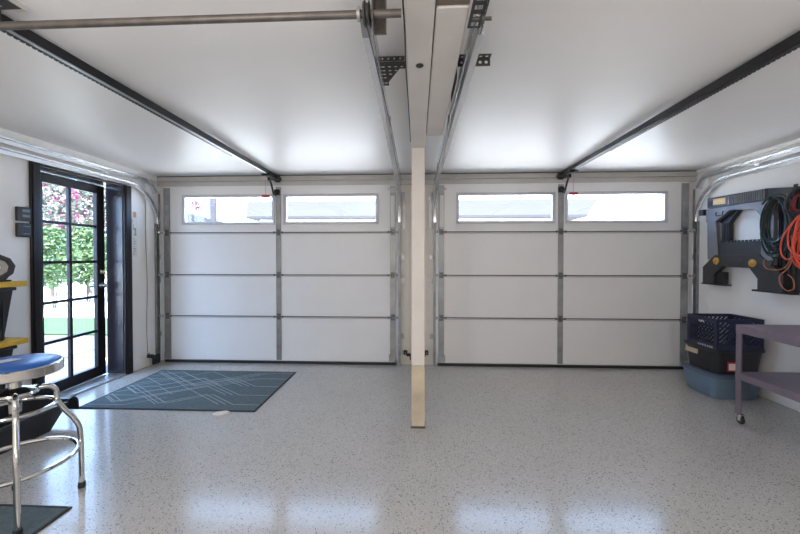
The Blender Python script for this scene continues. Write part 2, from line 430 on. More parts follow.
# ------------------------------------------------------------------ tracks
def track(xc, s, label, inner, xrear=None):
    xrear = xc if xrear is None else xrear
    def XO(y): return (xrear - xc) * min(1, max(0, (3.75 - y) / 2.5))
    """xc centre x of the rail, s = side on which the open lips look at the door (+1/-1)"""
    t = thing('garage_door_track', label, 'door track', (xc, 4.15, 0), 'steel roller tracks of the garage doors')
    def channel(path, w=.026, hgt=.052, th=.003, m=M['galvlite'], name='rail'):
        # C profile swept in the y-z plane; local n = in-plane normal
        P = [Vector((0, a, b)) for a, b in path]; rings = []
        prof = [(-w/2, -hgt/2), (-w/2, hgt/2), (w/2, hgt/2), (w/2, hgt/2-.010), (w/2-th, hgt/2-.010), (w/2-th, hgt/2-th), (-w/2+th, hgt/2-th),
                (-w/2+th, -hgt/2+th), (w/2-th, -hgt/2+th), (w/2-th, -hgt/2+.010), (w/2, -hgt/2+.010), (w/2, -hgt/2)]
        for i, p in enumerate(P):
            d = (P[min(i+1, len(P)-1)] - P[max(i-1, 0)]).normalized(); n = Vector((0, -d.z, d.y))
            rings.append([Vector((xc + XO(p.y) + s*u, 0, 0)) + p + n*v for u, v in prof])
        mb = MB(); mb.loft(rings); return mb.build(name, m, t)
    zt, R = 2.082, .40
    yv = 4.155
    channel([(yv, .012), (yv, .6), (yv, 1.2), (yv, zt-R)], name='vertical_rail', m=M['vtrack'])
    arc = [(yv - R + R*math.cos(a), zt - R + R*math.sin(a)) for a in [PI/2*k/14 for k in range(15)]]
    channel(arc + [(3.0, zt), (2.2, zt), (1.27, zt)], name='main_horizontal_rail')
    r2, z2 = .17, 2.162
    arc2 = [(yv-.02 - r2 + r2*math.cos(a), z2 - r2 + r2*math.sin(a)) for a in [PI/2*(k+2)/12 for k in range(11)]]
    channel(arc2 + [(3.0, z2), (2.2, z2+.004), (1.30, z2+.006)], name='upper_horizontal_rail')
    ws = -s
    # flag bracket + jamb brackets
    m = MB(); m.box(*sorted((xc + ws*.016, xc + ws*.020)), 4.09, 4.235, 1.62, 2.05); m.box(*sorted((xc + ws*.020, xc + ws*.062)), 4.230, 4.234, 1.62, 2.05)
    m.build('flag_bracket', M['galv'], t)
    for z in (.34, 1.0, 1.28):
        m = MB(); m.box(*sorted((xc + ws*.0135, xc + ws*.0175)), 4.14, 4.2345, z-.03, z+.03); m.box(*sorted((xc + ws*.0175, xc + ws*.055)), 4.2305, 4.2345, z-.03, z+.03)
        m.build('jamb_bracket', M['galv'], t)
    # splice bars holding the two rails together and the rear hanger of perforated angle
    for y in (3.45, 2.3):
        m = MB(); m.box(*sorted((xc + XO(y) + ws*.0135, xc + XO(y) + ws*.018)), y, y+.04, 2.055, 2.185); m.build('rail_clip', M['galv'], t)
    if xc < .1:                                        # flared end stop
        xe = xrear
        m = MB(); m.loft([[(xe-.016, 1.268, zt-.024), (xe+.016, 1.268, zt-.024), (xe+.016, 1.268, zt+.026), (xe-.016, 1.268, zt+.026)],
                          [(xe-.012, 1.19, zt-.018), (xe+.012, 1.19, zt-.018), (xe+.012, 1.19, zt+.020), (xe-.012, 1.19, zt+.020)]])
        m.build('end_stop', M['galv'], t)
    return t
tl = track(-3.125, 1, 'double steel door track along the left wall above the glass door', False)
tcl = track(-.205, -1, 'double steel door track left of the ceiling beam, rear end at the steel pipe', True, -.178)
tcr = track(.205, 1, 'double steel door track right of the ceiling beam, rear end on slotted strap', True, .224)
tr = track(3.125, -1, 'double steel door track along the right wall above the sawhorse', False)
# perforated hangers on the two middle tracks
RX = lambda a: Matrix.Rotation(a, 4, 'X'); RY = lambda a: Matrix.Rotation(a, 4, 'Y'); RZ = lambda a: Matrix.Rotation(a, 4, 'Z'); TR = Matrix.Translation
def plate(name, outline, holes, T, m, parent, th=.0025):
    """flat steel plate with round holes, cut as real holes"""
    cu = bpy.data.curves.new(name, 'CURVE'); cu.dimensions = '2D'; cu.fill_mode = 'BOTH'; cu.extrude = th/2
    def poly(P):
        sp = cu.splines.new('POLY'); sp.points.add(len(P)-1)
        for q, p_ in zip(sp.points, P): q.co = (p_[0], p_[1], 0, 1)
        sp.use_cyclic_u = True
    poly(outline)
    for hx, hy, r in holes: poly([(hx+r*math.cos(PI*k/4+.39), hy+r*math.sin(PI*k/4+.39)) for k in range(8)])
    ob = bpy.data.objects.new('tmp_plate', cu); COL.objects.link(ob); bpy.context.view_layer.update()
    me = bpy.data.meshes.new_from_object(ob.evaluated_get(bpy.context.evaluated_depsgraph_get())); bpy.data.objects.remove(ob)
    me.transform(T); me.materials.clear(); me.materials.append(m); me.name = name
    o = bpy.data.objects.new(name, me); COL.objects.link(o); put(o, parent); return o
grid = [(x, y, .0085) for x in (.022, .052, .082) for y in (.045, .080, .115, .150) if y < .20 - x*1.45] + [(.112, .045, .0085), (.022, .205, .0085)]
plate('hanger_plate', [(0, 0), (.130, 0), (.130, .062), (.100, .062), (.036, .195), (.036, .232), (0, .232)], grid, TR((-.186, 1.70, 2.205)), M['darksteel'], tcl)
plate('hanger_angle', [(0, 0), (.125, 0), (.125, .022), (0, .022)], [(.02+.028*k, .011, .005) for k in range(4)], TR((-.184, 1.698, 2.207)) @ RX(PI/2), M['darksteel'], tcl)
plate('hanger_plate', [(0, 0), (.26, 0), (.26, .05), (.20, .11), (0, .11)], [(.02+.032*k, y, .0085) for k in range(8) for y in (.025, .055, .085) if not (k > 5 and y > .05)], TR((.186, 1.70, 2.12)) @ RZ(PI/2) @ RX(PI/2), M['darksteel'], tcr)
plate('hanger_angle', [(0, 0), (.150, 0), (.150, .036), (0, .036)], [(.02+.028*k, .019, .008) for k in range(5)], TR((.190, 1.66, 2.207)), M['darksteel'], tcr)
plate('hanger_angle', [(0, 0), (.150, 0), (.150, .036), (0, .036)], [(.02+.028*k, .018, .008) for k in range(5)], TR((.190, 1.697, 2.172)) @ RX(PI/2), M['darksteel'], tcr)
m = MB()
m.perf(.50, .046, .042, TR((.222, .78, 2.086)) @ RZ(PI/2), hole=.55); m.perf(.50, .046, .042, TR((.226, .78, 2.086)) @ RZ(PI/2) @ RX(PI/2), hole=.5)
m.build('slotted_strap', M['darksteel'], tcr)
m = MB(); m.tube([(.186, 1.225, 2.082), (.250, 1.225, 2.082)], .006, 8).lathe([(.013, .212), (.020, .215), (.020, .223), (.013, .226)], (0, 1.225, 2.082), 14, 'x')
m.build('rear_pulley', M['darksteel'], tcr)

# ------------------------------------------------------------------ torsion pipe with its bracket
sh = thing('torsion_pipe', 'horizontal brown steel pipe crossing under the ceiling at upper left', 'pipe', (-1.0, 1.14, 2.052))
MB().tube([(-2.95, 1.14, 2.052), (-.05, 1.14, 2.052)], .0125, 16).build('shaft', M['brownsteel'], sh)
m = MB(); m.box(-.143, -.138, 1.12, 1.20, 2.022, 2.2595).box(-.138, -.102, 1.195, 1.20, 2.022, 2.2595).box(-.106, -.102, 1.165, 1.195, 2.022, 2.2595)
m.build('support_angle', M['brownsteel'], sh)
m = MB(); m.lathe([(.012, -.176), (.034, -.174), (.038, -.168), (.030, -.164), (.030, -.158), (.038, -.154), (.012, -.152)], (.004, 1.14, 2.052), 24, 'x'); m.build('cable_drum', M['darksteel'], sh)
MB().lathe([(.013, -.190), (.022, -.190), (.022, -.180), (.013, -.180)], (0, 1.14, 2.052), 16, 'x').build('collar', M['galv'], sh)
cb = MB().tube([(-.163, 1.17, 2.03), (-.164, 2.2, 2.10), (-.168, 3.2, 2.12), (-.172, 4.0, 2.11)], .0022, 6)
tag(cb.build('lift_cable', M['darksteel']), 'thin dark lift cable running beside the track left of the ceiling beam', 'cable')

# ------------------------------------------------------------------ beam and post
bm_ = thing('ceiling_beam', 'white painted double wooden beam running along the ceiling to the post', 'beam', (.06, 1.0, 2.09))
MB().box(-.042, .0585, -2.55, 2.70, 2.092, 2.2595, .004).build('beam_plank', M['beam'], bm_)
m = MB(); m.box(.0625, .172, 1.185, 2.40, 2.096, 2.2595, .004).prism([(2.40, 2.096), (2.52, 2.13), (2.52, 2.2595), (2.40, 2.2595)], 'x', .0625, .172); m.build('side_plank', M['beam'], bm_)
MB().box(.0625, .170, -2.55, 1.18, 2.100, 2.2595, .002).build('dark_side_plank', M['darkwood'], bm_)  # near length of the side plank, darker than the rest
MB().box(.0585, .0625, -2.5, 2.40, 2.105, 2.2590).build('plank_gap', M['crack'], bm_)
m = MB(); m.lathe([(.017, 2.0915), (.017, 2.0885), (.010, 2.087), (.010, 2.084), (.004, 2.083)], (.011, 1.525, 0), 8); m.build('bolt', M['darksteel'], bm_)
nail = MB()
for x, y in ((.178, 1.50), (.176, 1.98), (.172, 2.3)): pass
wl = MB().tube(crom([(-.0465, .7, 2.13), (-.0475, 1.05, 2.118), (-.046, 1.35, 2.112), (-.050, 1.6, 2.12), (-.0475, 2.0, 2.115), (-.0475, 2.6, 2.115)]), .0028, 6)
tag(wl.build('thin_wire', M['bcord']), 'thin dark wire stapled along the left edge of the white ceiling beam', 'wire')

po = thing('support_post', 'square white post in the middle of the garage with a yellowed base', 'post', (.010, 2.70, 0))
PX0, PX1, PY0, PY1 = -.040, .058, 2.655, 2.752
MB().box(PX0, PX1, PY0, PY1, .47, 2.0915, .004).build('upper_post', M['post'], po)
MB().box(PX0-.001, PX1+.001, PY0-.001, PY1+.001, .012, .4698, .004).build('lower_post', M['post_low'], po)
MB().box(PX0-.004, PX1+.004, PY0-.004, PY1+.004, .0005, .014, .002).build('base_caulk', M['brownsteel'], po)

# ------------------------------------------------------------------ openers
def opener(x, sx, label, hlabel, y0):
    o = thing('garage_door_opener', label, 'garage door opener', (x, 2.4, 2.2), 'garage door openers')
    MB().box(x-.021, x+.021, y0, 4.14, 2.200, 2.244, .002).build('rail', M['blackrail'], o)
    MB().box(x+.006-.009, x+.006+.009, y0, 3.98, 2.1965, 2.1998).build('rail_channel', M['galv' if sx < 0 else 'darksteel'], o)
    ch = MB(); xx = x + sx*.030
    ch.box(xx-.003, xx+.003, y0, 4.05, 2.204, 2.216)
    for k in range(110): ch.box(xx-.005, xx+.005, y0+.02+k*.024, y0+.034+k*.024, 2.200, 2.220)
    ch.build('chain', M['chainm'], o)
    m = MB(); m.box(x-.045, x+.045, 4.10, 4.203, 2.185, 2.225, .004).box(x-.03, x+.03, 4.185, 4.203, 2.17, 2.245, .003); m.build('header_bracket', M['darksteel'], o)
    m = MB(); m.box(x-.035, x+.035, 3.86, 4.0, 2.175, 2.199, .006).box(x-.012, x+.012, 3.93, 3.99, 2.135, 2.177, .003).box(x+sx*.03-.02, x+sx*.03+.02, 3.85, 3.89, 2.180, 2.196, .003)
    m.build('trolley', M['blackrail'], o)
    m = MB(); m.tube(crom([(x, 3.965, 2.150), (x-sx*.008, 4.0, 2.09), (x-sx*.016, 4.03, 2.005), (x-sx*.012, 4.075, 1.990), (x-sx*.004, 4.13, 2.028), (x, 4.165, 2.048)], 5), .011, 8); m.build('arm', M['blackrail'], o)
    m = MB(); m.lathe([(.030, 4.190), (.034, 4.180), (.034, 4.160), (.026, 4.152)], (x+.002, 0, 2.052), 14, 'y').box(x-.03, x+.03, 4.155, 4.189, 2.02, 2.08, .004); m.build('door_bracket', M['blackrail'], o)
    hx = x + sx*.012
    cd = MB().tube([(hx, 3.88, 2.185), (hx-sx*.002, 3.88, 2.07), (hx, 3.88, 1.965)], .0022, 6).build('release_cord', M['redcord'], o)
    m = MB(); m.box(hx-.042, hx+.045, 3.870, 3.890, 1.940, 1.966, .004).box(hx-.010, hx+.010, 3.874, 3.886, 1.934, 1.95, .003)
    hd = m.build('release_handle', M['redp'], cd); hd['label'] = hlabel
    return o
ol = opener(-1.66, -1, 'black door opener rail on the ceiling of the left bay, above the rug side', 'red T-shaped release handle', .55)
orr = opener(1.645, 1, 'black door opener rail on the ceiling of the right bay, on the sawhorse side', 'red T-shaped release handle', .55)
m = MB(); m.perf(.62, .085, .042, TR((-1.525, .70, 2.236)) @ RZ(PI/2), hole=.34, skip=lambda i, j: (i+j) % 2 == 0); m.perf(.62, .045, .042, TR((-1.610, .70, 2.19)) @ RZ(PI/2) @ RX(PI/2), hole=.3, skip=lambda i, j: i % 2 == 0)
m.build('ceiling_strap', M['darksteel'], ol)
MB().box(-1.618, -1.525, .55, 1.34, 2.240, 2.2595).build('mounting_batten', M['beam'], ol)

# ------------------------------------------------------------------ photo-eyes
def eye(x, y, z, sx, label):
    t = thing('safety_sensor', label, 'sensor', (x, y, z), 'garage door safety sensors')
    MB().box(x-.022, x+.022, y-.028, y+.03, z-.022, z+.022, .004).build('housing', M['rubber'], t)
    MB().lathe([(.011, y-.032), (.011, y-.028)], (x, 0, z), 12, 'y').build('lens', M['ctrl2'], t)
    m = MB(); a = sorted((x + sx*.010, x + sx*.062)); m.box(*a, y+.010, y+.018, z-.050, z-.012, .003).box(*sorted((x+sx*.050, x+sx*.062)), y-.01, 4.2345, z-.085, z-.04, .003)
    m.build('mounting_arm', M['rubber'], t)
eye(-.135, 4.19, .155, 1, 'small black safety sensor near the floor just left of the white post')
eye(.112, 4.19, .155, -1, 'small black safety sensor near the floor just right of the white post')
t = thing('safety_sensor', 'small black safety sensor near the floor in the corner beside the glass door', 'sensor', (-3.105, 4.03, .1), 'garage door safety sensors')
MB().box(-3.137, -3.06, 3.985, 4.015, .105, .145, .004).build('housing', M['rubber'], t)
MB().box(-3.137, -3.115, 3.985, 4.015, .150, .160, .002).build('lens', M['ctrl2'], t)
MB().box(-3.095, -3.065, 4.015, 4.115, .02, .125, .004).build('mounting_arm', M['rubber'], t)
# wire down the left corner
tag(MB().tube(crom([(-3.134, 3.99, 1.95), (-3.133, 3.985, 1.5), (-3.132, 4.0, 1.0), (-3.134, 3.99, .5), (-3.13, 3.995, .17)]), .003, 6).build('sensor_wire', M['greyp']), 'thin grey wire running down the corner left of the left garage door', 'wire')

# ------------------------------------------------------------------ left wall bits
def control(z0, z1, label, top):
    t = thing('wall_control', label, 'wall control', (XL, 2.77, z0))
    MB().box(XL+.0005, XL+.028, 2.672, 2.770, z0, z1, .004).build('housing', M['ctrl'], t)
    if top:
        MB().box(XL+.028, XL+.033, 2.702, 2.757, z0+.03, z0+.052, .002).build('button', M['ctrl2'], t)
        MB().box(XL+.028, XL+.031, 2.702, 2.757, z1-.040, z1-.018, .001).build('display', M['ctrl2'], t)
    else:
        MB().box(XL+.028, XL+.032, 2.707, 2.757, z1-.030, z1-.022, .001).build('button', M['ctrl2'], t)
        MB().box(XL+.028, XL+.032, 2.707, 2.757, z0+.022, z0+.030, .001).build('button', M['ctrl2'], t)
control(1.568, 1.680, 'upper of two small black control boxes on the wall left of the glass door', True)
control(1.440, 1.552, 'lower of two small black control boxes on the wall left of the glass door', False)
t = thing('instruction_strip', 'narrow faded paper strip with orange patch on the wall right of the glass door', 'paper strip', (XL, 3.87, 1.3))
MB().box(XL+.0004, XL+.0014, 3.835, 3.905, 1.285, 1.79).build('sheet', M['label'], t)
MB().box(XL+.0014, XL+.0019, 3.85, 3.89, 1.725, 1.785).build('orange_patch', M['orange'], t)
m = MB()
for y, z, a, b in ((3.845, 1.60, .008, .05), (3.855, 1.585, .03, .02), (3.87, 1.54, .015, .05), (3.862, 1.52, .02, .02), (3.89, 1.525, .008, .012), (3.838, 1.66, .006, .04)): m.box(XL+.0014, XL+.0018, y, y+a, z, z+b)
m.build('stain', M['rust'], t)
m = MB()
for k in range(7): m.box(XL+.0014, XL+.0018, 3.845+(k % 2)*.006, 3.868+(k % 3)*.01, 1.31+k*.028, 1.322+k*.028)
m.build('faded_print', M['ink'], t)
m = MB().box(XL+.0005, XL+.012, 2.757, 2.773, 1.690, 1.70, .002)
tag(m.build('wall_clip', M['label']), 'tiny white clip on the wall above the black control boxes', 'clip')

# ------------------------------------------------------------------ rugs and scrap
rg = thing('area_rug', 'blue-grey rug with pale crossing line pattern in front of the left garage door', 'rug', (-2.1, 3.36, 0))
rx0, rx1, ry0, ry1 = -2.865, -1.335, 2.865, 3.875
MB().box(rx0+.014, rx1-.014, ry0+.014, ry1-.014, .0005, .008).build('pile', M['rug'], rg)
m = MB()
for a in ((rx0, rx1, ry0, ry0+.0145), (rx0, rx1, ry1-.0145, ry1), (rx0, rx0+.0145, ry0, ry1), (rx1-.0145, rx1, ry0, ry1)): m.box(*a, .0004, .009, .002)
m.build('binding', M['rugdark'], rg)
m = MB()
def strip(pts, wd=.006):
    for (x0, y0), (x1, y1) in zip(pts, pts[1:]):
        n = 1; d = Vector((x1-x0, y1-y0, 0)); L = d.length
        if L < 1e-4: continue
        ang = math.atan2(d.y, d.x)
        m.box(0, L, -wd/2, wd/2, .0082, .0088, mtx=TR((x0, y0, 0)) @ RZ(ang))
def clipped(pts): return [(min(max(x, rx0+.02), rx1-.02), min(max(y, ry0+.02), ry1-.02)) for x, y in pts]
bands = [2.99, 3.20, 3.42, 3.64, 3.82]
for i, yb in enumerate(bands):
    for q in range(3):
        e = q*.030
        xk = rx1-.25-e*2.2-(i % 2)*.05
        pts = [(rx1-.02, yb), (xk, yb)] if q == 0 else [(xk, yb)]
        x, y, sg = xk, yb, (1 if i < 3 else -1)
        stepx = .30
        while x > rx0+.06:
            ny = y + sg*.21
            if ny > ry1-.03 or ny < ry0+.03: sg = -sg; ny = y + sg*.21
            x2 = x - stepx
            if x2 < rx0+.03: ny = y + (ny-y)*(x-rx0-.03)/stepx; x2 = rx0+.03
            pts.append((x2, ny)); x, y = x2, ny
            if random.random() < .42: sg = -sg
        strip(clipped(pts), .0065)
    strip([(rx0+.02, yb-.05), (rx0+.34, yb-.05), (rx0+.34+.26, yb-.05-.18 if yb-.23 > ry0+.03 else yb+.13)], .006)
m.build('line_pattern', M['rugline'], rg)
sc = MB(); sc.prism([(-1.640, 2.775), (-1.585, 2.768), (-1.555, 2.80), (-1.535, 2.845), (-1.575, 2.860), (-1.635, 2.838), (-1.655, 2.80)], 'z', .0092, .013).prism([(-1.640, 2.775), (-1.585, 2.768), (-1.555, 2.80), (-1.54, 2.83), (-1.62, 2.83), (-1.655, 2.80)], 'z', .0005, .0092)
tag(sc.build('paper_scrap', M['paper']), 'small pale scrap lying on the floor at the front edge of the rug', 'scrap')
rg2 = thing('floor_mat', 'dark slate floor mat under the blue-topped stool at lower left', 'mat', (-2.3, 1.2, 0))
MB().box(-2.85, -1.769, .70, 1.709, .0005, .007).build('pile', M['rug'], rg2)
m = MB()
for a in ((-2.86, -1.755, 1.7092, 1.722), (-2.86, -1.755, .688, .6998), (-1.7688, -1.755, .6998, 1.7092), (-2.86, -2.8502, .6998, 1.7092)): m.box(*a, .0004, .008)
m.build('binding', M['rugdark'], rg2)

# ------------------------------------------------------------------ stool
SX, SY = -2.020, 1.693
st = thing('shop_stool', 'chrome swivel shop stool with a round blue vinyl seat at lower left', 'stool', (SX, SY, 0))
R_ = .178
MB().lathe([(.02, .722), (R_-.006, .722), (R_-.004, .738), (R_-.012, .750), (R_*.80, .759), (R_*.5, .764), (R_*.2, .766), (.004, .767)], (SX, SY, 0), 48).build('seat_cushion', M['blueseat'], st)
MB().lathe([(R_-.014, .690), (R_, .691), (R_+.004, .696), (R_+.004, .736), (R_, .741), (R_-.005, .742)], (SX, SY, 0), 48).build('seat_band', M['chrome'], st)
m = MB()
for k in range(3):
    x0 = SX - .055 + k*.024
    m.prism([(x0, SY-.075), (x0+.014, SY-.075), (x0+.036, SY+.010), (x0+.022, SY+.010)], 'z', .7665, .7675)
m.build('seat_print', M['whitep'], st)
MB().lathe([(.10, .683), (.10, .690), (.03, .6905)], (SX, SY, 0), 24).build('seat_plate', M['rubber'], st)
MB().lathe([(.024, .50), (.024, .66), (.018, .665), (.018, .683)], (SX, SY, 0), 20).build('swivel_post', M['chrome'], st)
MB().lathe([(.03, .585), (.088, .588), (.092, .596), (.088, .606), (.05, .618), (.03, .625)], (SX, SY, 0), 32).build('hub', M['chrome'], st)
for k in range(4):
    a = math.radians(50.3 + 90*k); cs, sn = math.cos(a), math.sin(a)
    prof = [(.055, .600), (.095, .604), (.128, .598), (.147, .575), (.152, .54), (.157, .505), (.182, .455), (.220, .392), (.238, .345), (.244, .29), (.246, .2), (.247, .022)]
    lg = MB().tube(crom([(SX+r*cs, SY+r*sn, z) for r, z in prof], 5), .0125, 12).build('leg', M['chrome'], st)
    MB().lathe([(.017, .0085 if k in (2, 3) else .0005), (.018, .012), (.016, .030), (.013, .032)], (SX+.247*cs, SY+.247*sn, 0), 16).build('rubber_foot', M['rubber'], lg)
def ring(r, z, rr): return [(SX+r*math.cos(2*PI*k/56), SY+r*math.sin(2*PI*k/56), z) for k in range(56)], rr
for r, z, rr, nm in ((.148, .515, .0105, 'upper_ring'), (.233, .248, .0115, 'foot_ring')):
    p_, q_ = ring(r, z, rr); MB().tube(p_, q_, 10, closed=True).build(nm, M['chrome'], st)

# ------------------------------------------------------------------ yellow shelf rack with black bins
rk = thing('storage_rack', 'yellow two-shelf rack standing against the left wall behind the stool', 'rack', (-2.97, 1.9, 0))
for z in (1.072, .664):
    MB().box(-3.13, -2.80, 1.25, 2.44, z, z+.036, .003).build('shelf', M['yellow'], rk)
for x in (-3.11, -2.86):
    for y in (1.27, 2.0):
        pass
for x, y in ((-3.145, 1.30), (-3.145, 2.36), (-2.84, 1.27)):
    mm = MB().box(x-.014, x+.014, y-.02, y+.02, .0005, 1.071, .003); mm.build('upright', M['rubber'], rk)
def bin_(x0, x1, y0, y1, z0, z1, label, taper=.035, name='storage_bin', lip=.012):
    t = thing(name, label, 'bin', ((x0+x1)/2, (y0+y1)/2, z0), 'black plastic bins of the yellow rack')
    m = MB(); r = []
    def rect(i, z): return [(x0+i, y0+i, z), (x1-i, y0+i, z), (x1-i, y1-i, z), (x0+i, y1-i, z)]
    m.loft([rect(taper, z0), rect(0, z1), rect(.006, z1), rect(taper+.006, z0+.006)], cap=True)
    for yy in (y0+.06, y1-.06): m.prism([(yy, z0+.01), (yy+.008, z0+.01), (yy+.012, z1-.01), (yy+.0, z1-.01)], 'x', x1-taper*.4, x1-taper*.3+.004)
    m.build('tub', M['binblack'], t)
    m = MB(); a = lip
    for q in ((x0-a, x1+a, y0-a, y0+.004), (x0-a, x1+a, y1-.004, y1+a), (x0-a, x0+.004, y0, y1), (x1-.004, x1+a, y0, y1)): m.box(*q, z1-.020, z1+.002, .003)
    m.build('rim', M['binblack'], t)
bin_(-3.09, -2.835, 1.95, 2.375, .7005, 1.066, 'black tapered bin between the two yellow shelves')
bin_(-3.09, -2.835, 1.95, 2.375, .36, .655, 'black tapered bin hanging below the lower yellow shelf')
# low black tub with a curled lip on the floor
tb = thing('black_tub', 'low black plastic tub with curled lip on the floor beside the glass door', 'tub', (-2.9, 2.2, 0))
m = MB()
def rc(x0, x1, y0, y1, z): return [(x0, y0, z), (x1, y0, z), (x1, y1, z), (x0, y1, z)]
m.loft([rc(-3.05, -2.69, 1.55, 2.48, .0005), rc(-3.10, -2.655, 1.50, 2.59, .181), rc(-3.09, -2.668, 1.51, 2.575, .181), rc(-3.04, -2.70, 1.56, 2.47, .008)])
m.build('tub_body', M['binblack'], tb)
m = MB()
pr = [(2.57, .176), (2.585, .198), (2.620, .202), (2.652, .188), (2.668, .156), (2.672, .086), (2.660, .086), (2.656, .151), (2.642, .179), (2.618, .191), (2.592, .187), (2.580, .172)]
m.prism(pr, 'x', -3.10, -2.655); m.box(-2.668, -2.640, 1.50, 2.575, .166, .184, .004).box(-3.112, -3.085, 1.50, 2.575, .166, .184, .004)
m.build('curled_lip', M['binblack'], tb)
# work lamp on the upper shelf
lp = thing('work_lamp', 'round dark work lamp with grey reflector on the top yellow shelf', 'lamp', (-2.93, 2.29, 1.1085))
LC = Vector((-2.925, 2.345, 1.205))
ax = Vector((.80, -.55, .12)).normalized()
def disc(prof, n, name, m, cap=True):
    mb = MB(); u = ax.orthogonal().normalized(); v = ax.cross(u)
    mb.loft([[LC + ax*t + (u*math.cos(2*PI*k/n) + v*math.sin(2*PI*k/n))*r for k in range(n)] for r, t in prof], smooth=True, cap=cap); return mb.build(name, m, lp)
disc([(.030, -.075), (.055, -.055), (.084, -.02), (.092, .012), (.092, .026), (.070, .032), (.060, .022), (.050, -.006)], 10, 'housing', M['greyp'], False)
disc([(.0585, .018), (.048, -.004), (.022, -.012), (.001, -.012)], 10, 'reflector', M['lampgrey'])
disc([(.001, -.004), (.022, -.010), (.026, .010), (.018, .024), (.001, .028)], 14, 'bulb', M['label'])
m = MB(); m.tube(crom([LC+Vector((-.05, -.09, 0)), LC+Vector((-.05, -.09, -.06)), LC+Vector((-.03, -.03, -.088)), LC+Vector((0, .04, -.088)), LC+Vector((-.01, .092, -.04)), LC+Vector((-.02, .094, 0))], 5), .007, 8)
m.box(-3.0, -2.88, 2.295, 2.405, 1.1085, 1.119, .003); m.build('stand', M['rubber'], lp)

# ------------------------------------------------------------------ cart
ct = thing('rolling_cart', 'mauve metal two-shelf rolling cart at the right edge of the photo', 'cart', (2.75, 2.35, 0))
cx0, cx1, cy0, cy1 = 2.457, 3.01, 1.90, 2.865
lx = ((cx0, cx0+.048), (cx1-.048, cx1)); ly = ((cy0, cy0+.045), (cy1-.045, cy1))
for nm, z in (('top_shelf', .700), ('lower_shelf', .345)):
    m = MB(); e = .004
    if nm == 'top_shelf':
        m.box(cx0-.002, cx1+.002, cy0-.002, cy1+.002, z+.055, z+.061, .002)
        m.box(cx0-.002, cx0+.002-e+.0015, cy0, cy1, z, z+.056).box(cx1-.0005, cx1+.002, cy0, cy1, z, z+.056).box(cx0, cx1, cy0-.002, cy0-.0002, z, z+.056).box(cx0, cx1, cy1+.0002, cy1+.002, z, z+.056)
    else:
        m.box(cx0+.004, cx1-.004, cy0+.004, cy1-.004, z+.044, z+.050)
        m.box(cx0-.002, cx0-.0003, cy0, cy1, z, z+.050).box(cx1+.0003, cx1+.002, cy0, cy1, z, z+.050).box(cx0, cx1, cy0-.002, cy0-.0003, z, z+.050).box(cx0, cx1, cy1+.0003, cy1+.002, z, z+.050)
    m.build(nm, M['cart'], ct)
for i, (a, b) in enumerate(lx):
    for k, (c_, d_) in enumerate(ly):
        m = MB(); ex = (a, a+.003) if i == 0 else (b-.003, b); ey = (c_, c_+.003) if k == 0 else (d_-.003, d_)
        m.box(*ex, c_, d_, .075, .754).box(a, b, *ey, .075, .754)
        m.build('leg', M['cart'], ct)
        xx, yy = (a+b)/2, (c_+d_)/2
        w_ = MB().lathe([(.012, xx-.012), (.0265, xx-.011), (.030, xx-.006), (.030, xx+.006), (.0265, xx+.011), (.012, xx+.012)], (0, yy, .0305), 20, 'x').build('caster', M['rubber'], ct)
        q = MB(); q.box(xx-.017, xx-.0145, yy-.014, yy+.014, .026, .070, .001).box(xx+.0145, xx+.017, yy-.014, yy+.014, .026, .070, .001).box(xx-.017, xx+.017, yy-.016, yy+.016, .066, .074, .001)
        q.build('caster_fork', M['chrome'], w_)

# ------------------------------------------------------------------ totes and crate by the right wall
def rrect(x0, x1, y0, y1, z, r, n=5):
    out = []
    for cx, cy, a0 in ((x1-r, y1-r, 0), (x0+r, y1-r, PI/2), (x0+r, y0+r, PI), (x1-r, y0+r, 3*PI/2)):
        for k in range(n+1): a = a0 + PI/2*k/n; out.append((cx+r*math.cos(a), cy+r*math.sin(a), z))
    return out
bt = thing('storage_tote', 'dusty blue plastic tote on the floor, bottom of the stack by the right wall', 'tote', (2.85, 3.6, 0))
m = MB()
m.loft([rrect(2.675, 3.065, 3.325, 3.68, .0005, .07), rrect(2.665, 3.07, 3.315, 3.685, .012, .075), rrect(2.655, 3.075, 3.300, 3.695, .105, .075), rrect(2.648, 3.082, 3.293, 3.702, .108, .075), rrect(2.640, 3.090, 3.285, 3.71, .198, .075),
        rrect(2.648, 3.082, 3.293, 3.702, .198, .07), rrect(2.68, 3.06, 3.33, 3.67, .012, .06)], smooth=True)
m.build('tub', M['tote'], bt)
m = MB(); m.loft([rrect(2.630, 3.098, 3.275, 3.72, .192, .08), rrect(2.622, 3.104, 3.268, 3.726, .197, .085), rrect(2.622, 3.104, 3.268, 3.726, .222, .085), rrect(2.632, 3.094, 3.278, 3.716, .228, .08)], smooth=True)
m.build('lid_rim', M['toterib'], bt)
m = MB(); m.box(2.845, 2.935, 3.270, 3.305, .015, .190, .008); m.build('front_rib', M['toterib'], bt)
kt = thing('storage_tote', 'black lidded tote in the middle of the stack, with a beige label', 'tote', (2.85, 3.6, .229))
m = MB()
m.loft([rrect(2.675, 3.065, 3.315, 3.66, .2290, .06), rrect(2.650, 3.085, 3.290, 3.685, .428, .07), rrect(2.66, 3.075, 3.30, 3.675, .430, .06)], smooth=True); m.build('tub', M['binblack'], kt)
m = MB(); m.loft([rrect(2.640, 3.095, 3.280, 3.695, .4305, .07), rrect(2.634, 3.100, 3.274, 3.701, .436, .075), rrect(2.634, 3.100, 3.274, 3.701, .452, .075), rrect(2.644, 3.090, 3.284, 3.691, .4570, .07)], smooth=True); m.build('lid', M['binblack'], kt)
RL = TR((2.648, 3.48, .372)) @ RY(math.radians(-7))
